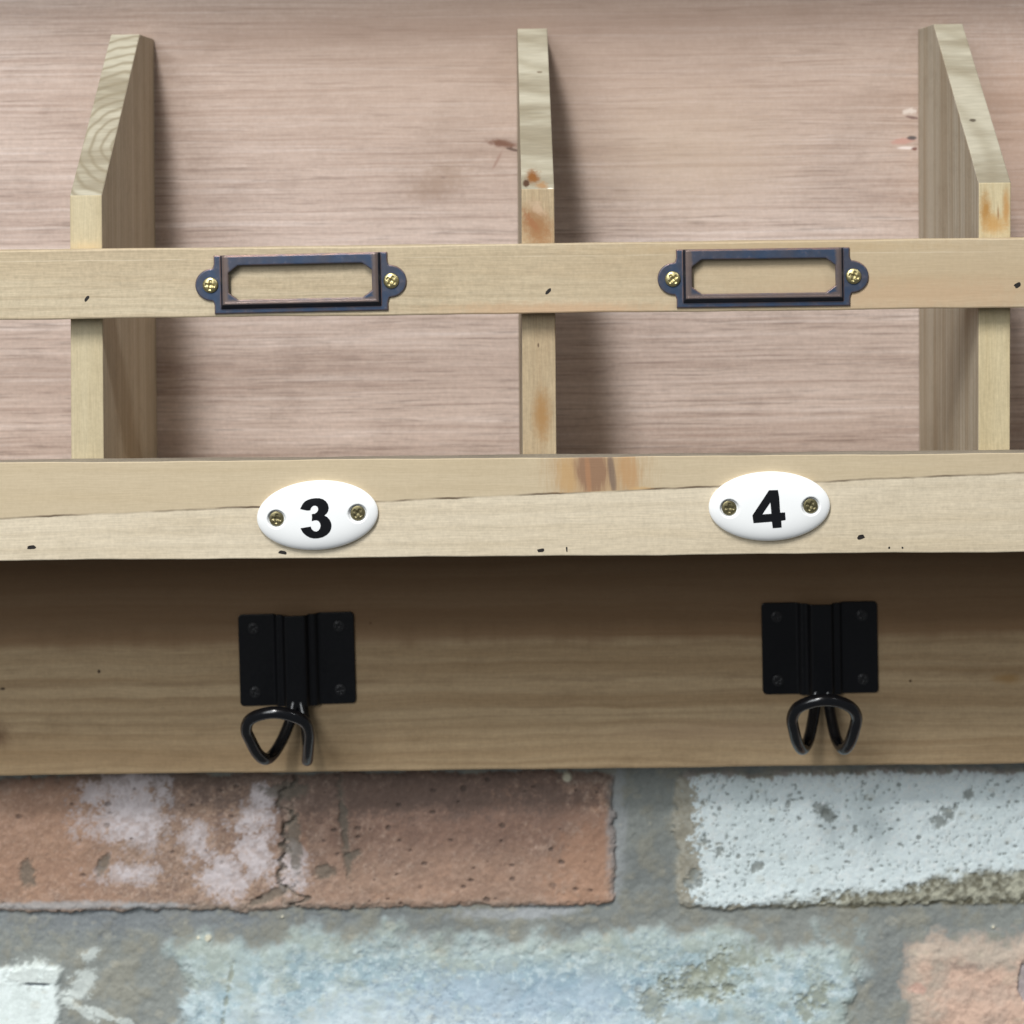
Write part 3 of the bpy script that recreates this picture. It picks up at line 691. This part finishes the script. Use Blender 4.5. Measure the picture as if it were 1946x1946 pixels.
sp = spots(uu, vv_, 34, 17, 0.35); lite = kA*sst(-0.5, 1.5, sp+(n4-0.5)*4); C = blend(C, lite*0.0, (214, 200, 186))
grey = C.mean(-1, keepdims=True); C = C+(grey*np.array((1.05, 0.99, 0.93))-C)*0.20*kA[..., None]
# white painted brick: bare margin, chalky paint with a ragged edge, fine pocks
mk = inside(bW, 4); B = np.zeros(uu.shape+(3,))+col((150, 146, 132)); B = blend(B, sst(0.45, 0.65, n3)*0.5, (172, 172, 162))
paint = sst(-5, 5, uu-(1322+(n2-0.5)*60+(n3-0.5)*60+(n4-0.5)*30)+sst(1500, 1560, vv_+0*uu)*0)*sst(1.0, 5.0, -bW-3+(n3-0.5)*14)
W_ = np.zeros(uu.shape+(3,))+col((216, 228, 230)); W_ = blend(W_, sst(0.5, 0.75, n1)*0.4, (204, 218, 218)); W_ = blend(W_, sst(0.52, 0.7, n3)*0.2, (204, 210, 208))
B = B*(1-paint[..., None])+W_*paint[..., None]
C = C*(1-mk[..., None])+B*mk[..., None]
hb = (fbm(uu/50, vv_/50, 200)-0.5)*1.0+(n3-0.5)*0.55-1.3*sst(-16, 2, bW)+paint*0.25
Hh = Hh*(1-mk)+hb*mk
low = mk*sst(-14, 14, vv_-(1722-(uu-1440)*0.155+(n2-0.5)*50+(n3-0.5)*34))*sst(1420, 1540, uu)
C = blend(C, low*0.9, (128, 124, 104)); C = blend(C, low*sst(0.52, 0.62, n3)*0.6, (180, 180, 162)); C = blend(C, low*sst(0.45, 0.36, n3)*0.6, (92, 88, 70)); Hh = Hh-low*0.7+low*(n3-0.5)*1.2
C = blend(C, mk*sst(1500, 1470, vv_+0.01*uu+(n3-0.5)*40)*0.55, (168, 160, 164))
m5 = fbm(uu/6, vv_/7, 250, 3, 0.6); dens = 0.03*sst(1500, 1300, uu)+0.02*(n1-0.5)+0.012*sst(0.5, 0.65, n2)
pit = mk*(1-low)*paint*sst(0.715, 0.765, m5+dens*1.9); C = blend(C, pit*0.65, (104, 110, 106)); Hh = Hh-pit*0.45
sp = spots(uu, vv_, 17, 27, 0.5); pit = mk*(1-low)*sst(0.0, 1.4, sp-1.6+(n4-0.5)*4); C = blend(C, pit*0.75, (104, 108, 104)); Hh = Hh-pit*0.5
for b_ in [(1560, 1535, 11, 9), (1578, 1550, 9, 8), (1440, 1648, 9, 6), (1625, 1577, 4, 7), (1440, 1505, 13, 4), (1795, 1550, 20, 16), (1500, 1530, 4, 12), (1840, 1510, 8, 9), (1366, 1620, 10, 12), (1340, 1600, 10, 8), (1320, 1660, 14, 16)]:
    mb = mk*blob(*b_, 1.0, 0.4); C = blend(C, mb*0.75, (118, 122, 116)); Hh = Hh-mb*0.6
# pale blue-grey lime-smeared brick fading into the mortar
mk = sst(26, -30, bP+(n2-0.5)*80+(n3-0.5)*30+(fbm(uu/150+4, vv_/90, 260, 3)-0.42)*110); B = np.zeros(uu.shape+(3,))+col((170, 187, 189))
B = blend(B, sst(0.42, 0.68, n2)*0.6, (138, 164, 176)); B = blend(B, sst(0.52, 0.66, n3)*0.4, (206, 218, 222)); B = blend(B, sst(0.50, 0.68, fbm(uu/60, vv_/36, 210, 5))*0.6, (154, 162, 150))
B = blend(B, blob(860, 1990, 420, 110, 0.4, 0.5)*0.6, (204, 218, 226)); B = blend(B, blob(980, 1890, 240, 50, 0.6, 0.5)*0.45, (132, 156, 178))
C = C*(1-mk[..., None])+B*mk[..., None]
topf = mk*sst(90, 10, vv2-1795+(n2-0.5)*80); C = blend(C, topf*0.5, (152, 162, 154))
hb = (fbm(uu/80, vv_/60, 220, 4)-0.5)*1.8+(n3-0.5)*0.35-1.0*sst(-50, 20, bP)
Hh = Hh*(1-mk)+hb*mk
for b_ in [(1330, 1860, 60, 34, -10), (1350, 1885, 34, 14, 0), (1240, 1905, 26, 34, 0), (1410, 1820, 90, 18, -20), (1555, 1890, 20, 18, 0), (1525, 1920, 12, 22, -20), (430, 1900, 4, 50, 10)]:
    mb = mk*blob(*b_[:4], 0.8, 0.5, b_[4]); C = blend(C, mb*0.7, (138, 142, 126)); Hh = Hh-mb*0.5
veins = sst(0.93, 0.99, 1-np.abs(fbm(uu/26+1.7, vv_/20, 230, 5, 0.65)-0.5)*2)
cr = mk*veins*sst(0.42, 0.6, fbm(uu/90, vv_/60, 236, 3)); C = blend(C, cr*0.5, (116, 134, 150)); Hh = Hh-cr*0.25
# white lime patches, left
mk = inside(bL+(n3-0.5)*14, 3)*sst(118, 100, uu+(n2-0.5)*30)
C = blend(C, mk, (214, 224, 222)); Hh = Hh*(1-mk)+mk*(0.2+(n3-0.5)*0.4)
C = blend(C, mk*sst(0.5, 0.65, n2)*0.3, (190, 200, 196))
for b_ in [(60, 1855, 45, 22, 0), (155, 1880, 26, 24, -40), (165, 1820, 20, 12, -20), (128, 1905, 12, 10, 0), (150, 1925, 50, 9, 35), (210, 1940, 40, 8, 20)]:
    mb = blob(*b_[:4], 0.7, 0.25, b_[4]); C = blend(C, mb*0.75, (196, 204, 200)); Hh = Hh+mb*0.35
mb = blob(70, 1872, 26, 3, 0.3, 0.3, 2); C = blend(C, mb*0.9, (60, 66, 80)); Hh = Hh-mb*1.2
# orange-pink brick
mk = sst(22, -22, bO+(n2-0.5)*60+(n3-0.5)*24); B = np.zeros(uu.shape+(3,))+col((198, 170, 152))
B = blend(B, sst(0.45, 0.7, n2)*0.5, (182, 164, 150)); B = blend(B, sst(0.55, 0.7, n3)*0.4, (140, 116, 104))
C = C*(1-mk[..., None])+B*mk[..., None]; C = blend(C, mk*sst(-70, -15, bO+(n2-0.5)*90)*0.6, (160, 156, 144))
C = blend(C, mk*blob(1745, 1880, 14, 9, 0.4, 0.4)*0.6, (190, 150, 136)); C = blend(C, mk*blob(1840, 1835, 44, 7, 0.6, 0.4)*0.5, (110, 100, 96))
hb = (fbm(uu/40, vv_/40, 240)-0.5)*1.8+(n3-0.5)*0.7-1.8*sst(-30, 8, bO); Hh = Hh*(1-mk)+hb*mk
mb = blob(1950, 1868, 16, 36, 0.15, 0.12); C = blend(C, mb*0.8, (150, 146, 150)); Hh = Hh-mb*1.5
# unseen bricks
for d, kd in oth:
    mk = inside(d, 3); c = [(170, 128, 108), (196, 204, 202), (176, 140, 120)][kd]
    B = np.zeros(uu.shape+(3,))+col(c); B = blend(B, sst(0.45, 0.7, n2)*0.5, (150, 126, 112)); C = C*(1-mk[..., None])+B*mk[..., None]
    Hh = Hh*(1-mk)+mk*((n2-0.5)*1.2+(n3-0.5)*0.6-1.2*sst(-14, 2, d))
# pale smears on the mortar under the bricks, and grains of sand
mo = 1-np.clip(kA, 0, 1)
for b_ in [(80, 1722, 150, 8, -1), (300, 1722, 60, 7, 0), (960, 1738, 110, 12, -2), (1015, 1740, 70, 9, -5), (1172, 1560, 16, 130, 0)]:
    C = blend(C, blob(*b_[:4], 0.4, 0.5, b_[4])*(0.7 if b_[0] != 1172 else 0.55), (166, 170, 172))
for b_ in [(395, 1785, 6, 6), (375, 1785, 3, 3), (1078, 1477, 9, 9), (1890, 1766, 3, 3), (536, 1745, 3, 3)]:
    mb = blob(*b_, 0.1, 0.3); C = blend(C, mb*0.9, (206, 202, 180)); Hh = Hh+mb*1.0
sp = spots(uu, vv_, 26, 37, 0.3); gr = sst(-0.3, 1.0, sp*0.5+(n4-0.5)*3)*(1-kA); C = blend(C, gr*0.2, (186, 180, 160))
C = C*1.22*(0.90+0.2*n4[..., None]+0.10*(n3[..., None]-0.5)*2)
Yg = DW-Hh*mm+(fbm(Xg/0.13, Zg/0.13, 300, 2)-0.5)*0.0015
nz_, nx_ = Xg.shape
verts = np.stack([Xg, Yg, Zg], -1).reshape(-1, 3).astype(np.float32)
idx = np.arange(nz_*nx_).reshape(nz_, nx_)
quads = np.stack([idx[:-1, :-1], idx[:-1, 1:], idx[1:, 1:], idx[1:, :-1]], -1).reshape(-1, 4)
# back and sides give the wall its thickness
bi = len(verts)
vb = np.array([(xs[0], DW+0.1, zs[0]), (xs[-1], DW+0.1, zs[0]), (xs[-1], DW+0.1, zs[-1]), (xs[0], DW+0.1, zs[-1])], np.float32)
verts = np.concatenate([verts, vb])
rings = [list(idx[0, :]), list(idx[:, -1]), list(idx[-1, ::-1]), list(idx[::-1, 0])]
polys = [[bi, bi+1]+rings[0][::-1], [bi+1, bi+2]+rings[1][::-1], [bi+2, bi+3]+rings[2][::-1], [bi+3, bi]+rings[3][::-1], [bi, bi+3, bi+2, bi+1]]
me = bpy.data.meshes.new('brick_wall'); me.vertices.add(len(verts)); me.vertices.foreach_set('co', verts.ravel())
loops = np.concatenate([quads.ravel()]+[np.array(p) for p in polys]).astype(np.int32)
starts = list(range(0, quads.size, 4)); tot = quads.size
for p in polys: starts.append(tot); tot += len(p)
me.loops.add(len(loops)); me.loops.foreach_set('vertex_index', loops)
me.polygons.add(len(starts)); me.polygons.foreach_set('loop_start', np.array(starts, np.int32))
me.update(calc_edges=True); me.validate()
me.polygons.foreach_set('use_smooth', [True]*len(me.polygons))
ca = me.color_attributes.new('brick_colour', 'FLOAT_COLOR', 'POINT')
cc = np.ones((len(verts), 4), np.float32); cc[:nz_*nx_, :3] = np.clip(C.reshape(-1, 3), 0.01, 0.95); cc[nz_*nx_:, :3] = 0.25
ca.data.foreach_set('color', cc.ravel())
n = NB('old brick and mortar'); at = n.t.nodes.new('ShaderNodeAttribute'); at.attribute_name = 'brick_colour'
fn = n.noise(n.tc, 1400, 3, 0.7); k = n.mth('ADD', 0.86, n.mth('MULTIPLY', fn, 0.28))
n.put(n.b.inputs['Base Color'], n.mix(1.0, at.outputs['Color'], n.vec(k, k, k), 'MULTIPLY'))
n.b.inputs['Roughness'].default_value = 0.85; n.b.inputs['Specular IOR Level'].default_value = 0.2
n.put(n.b.inputs['Normal'], n.bump(fn, 0.5, 0.0004))
me.materials.append(n.m)
wall = bpy.data.objects.new('brick_wall', me); link(wall)
wall['label'] = 'old brick wall of terracotta and white-painted bricks with wide grey mortar joints, below and behind the rack'
wall['category'] = 'brick wall'
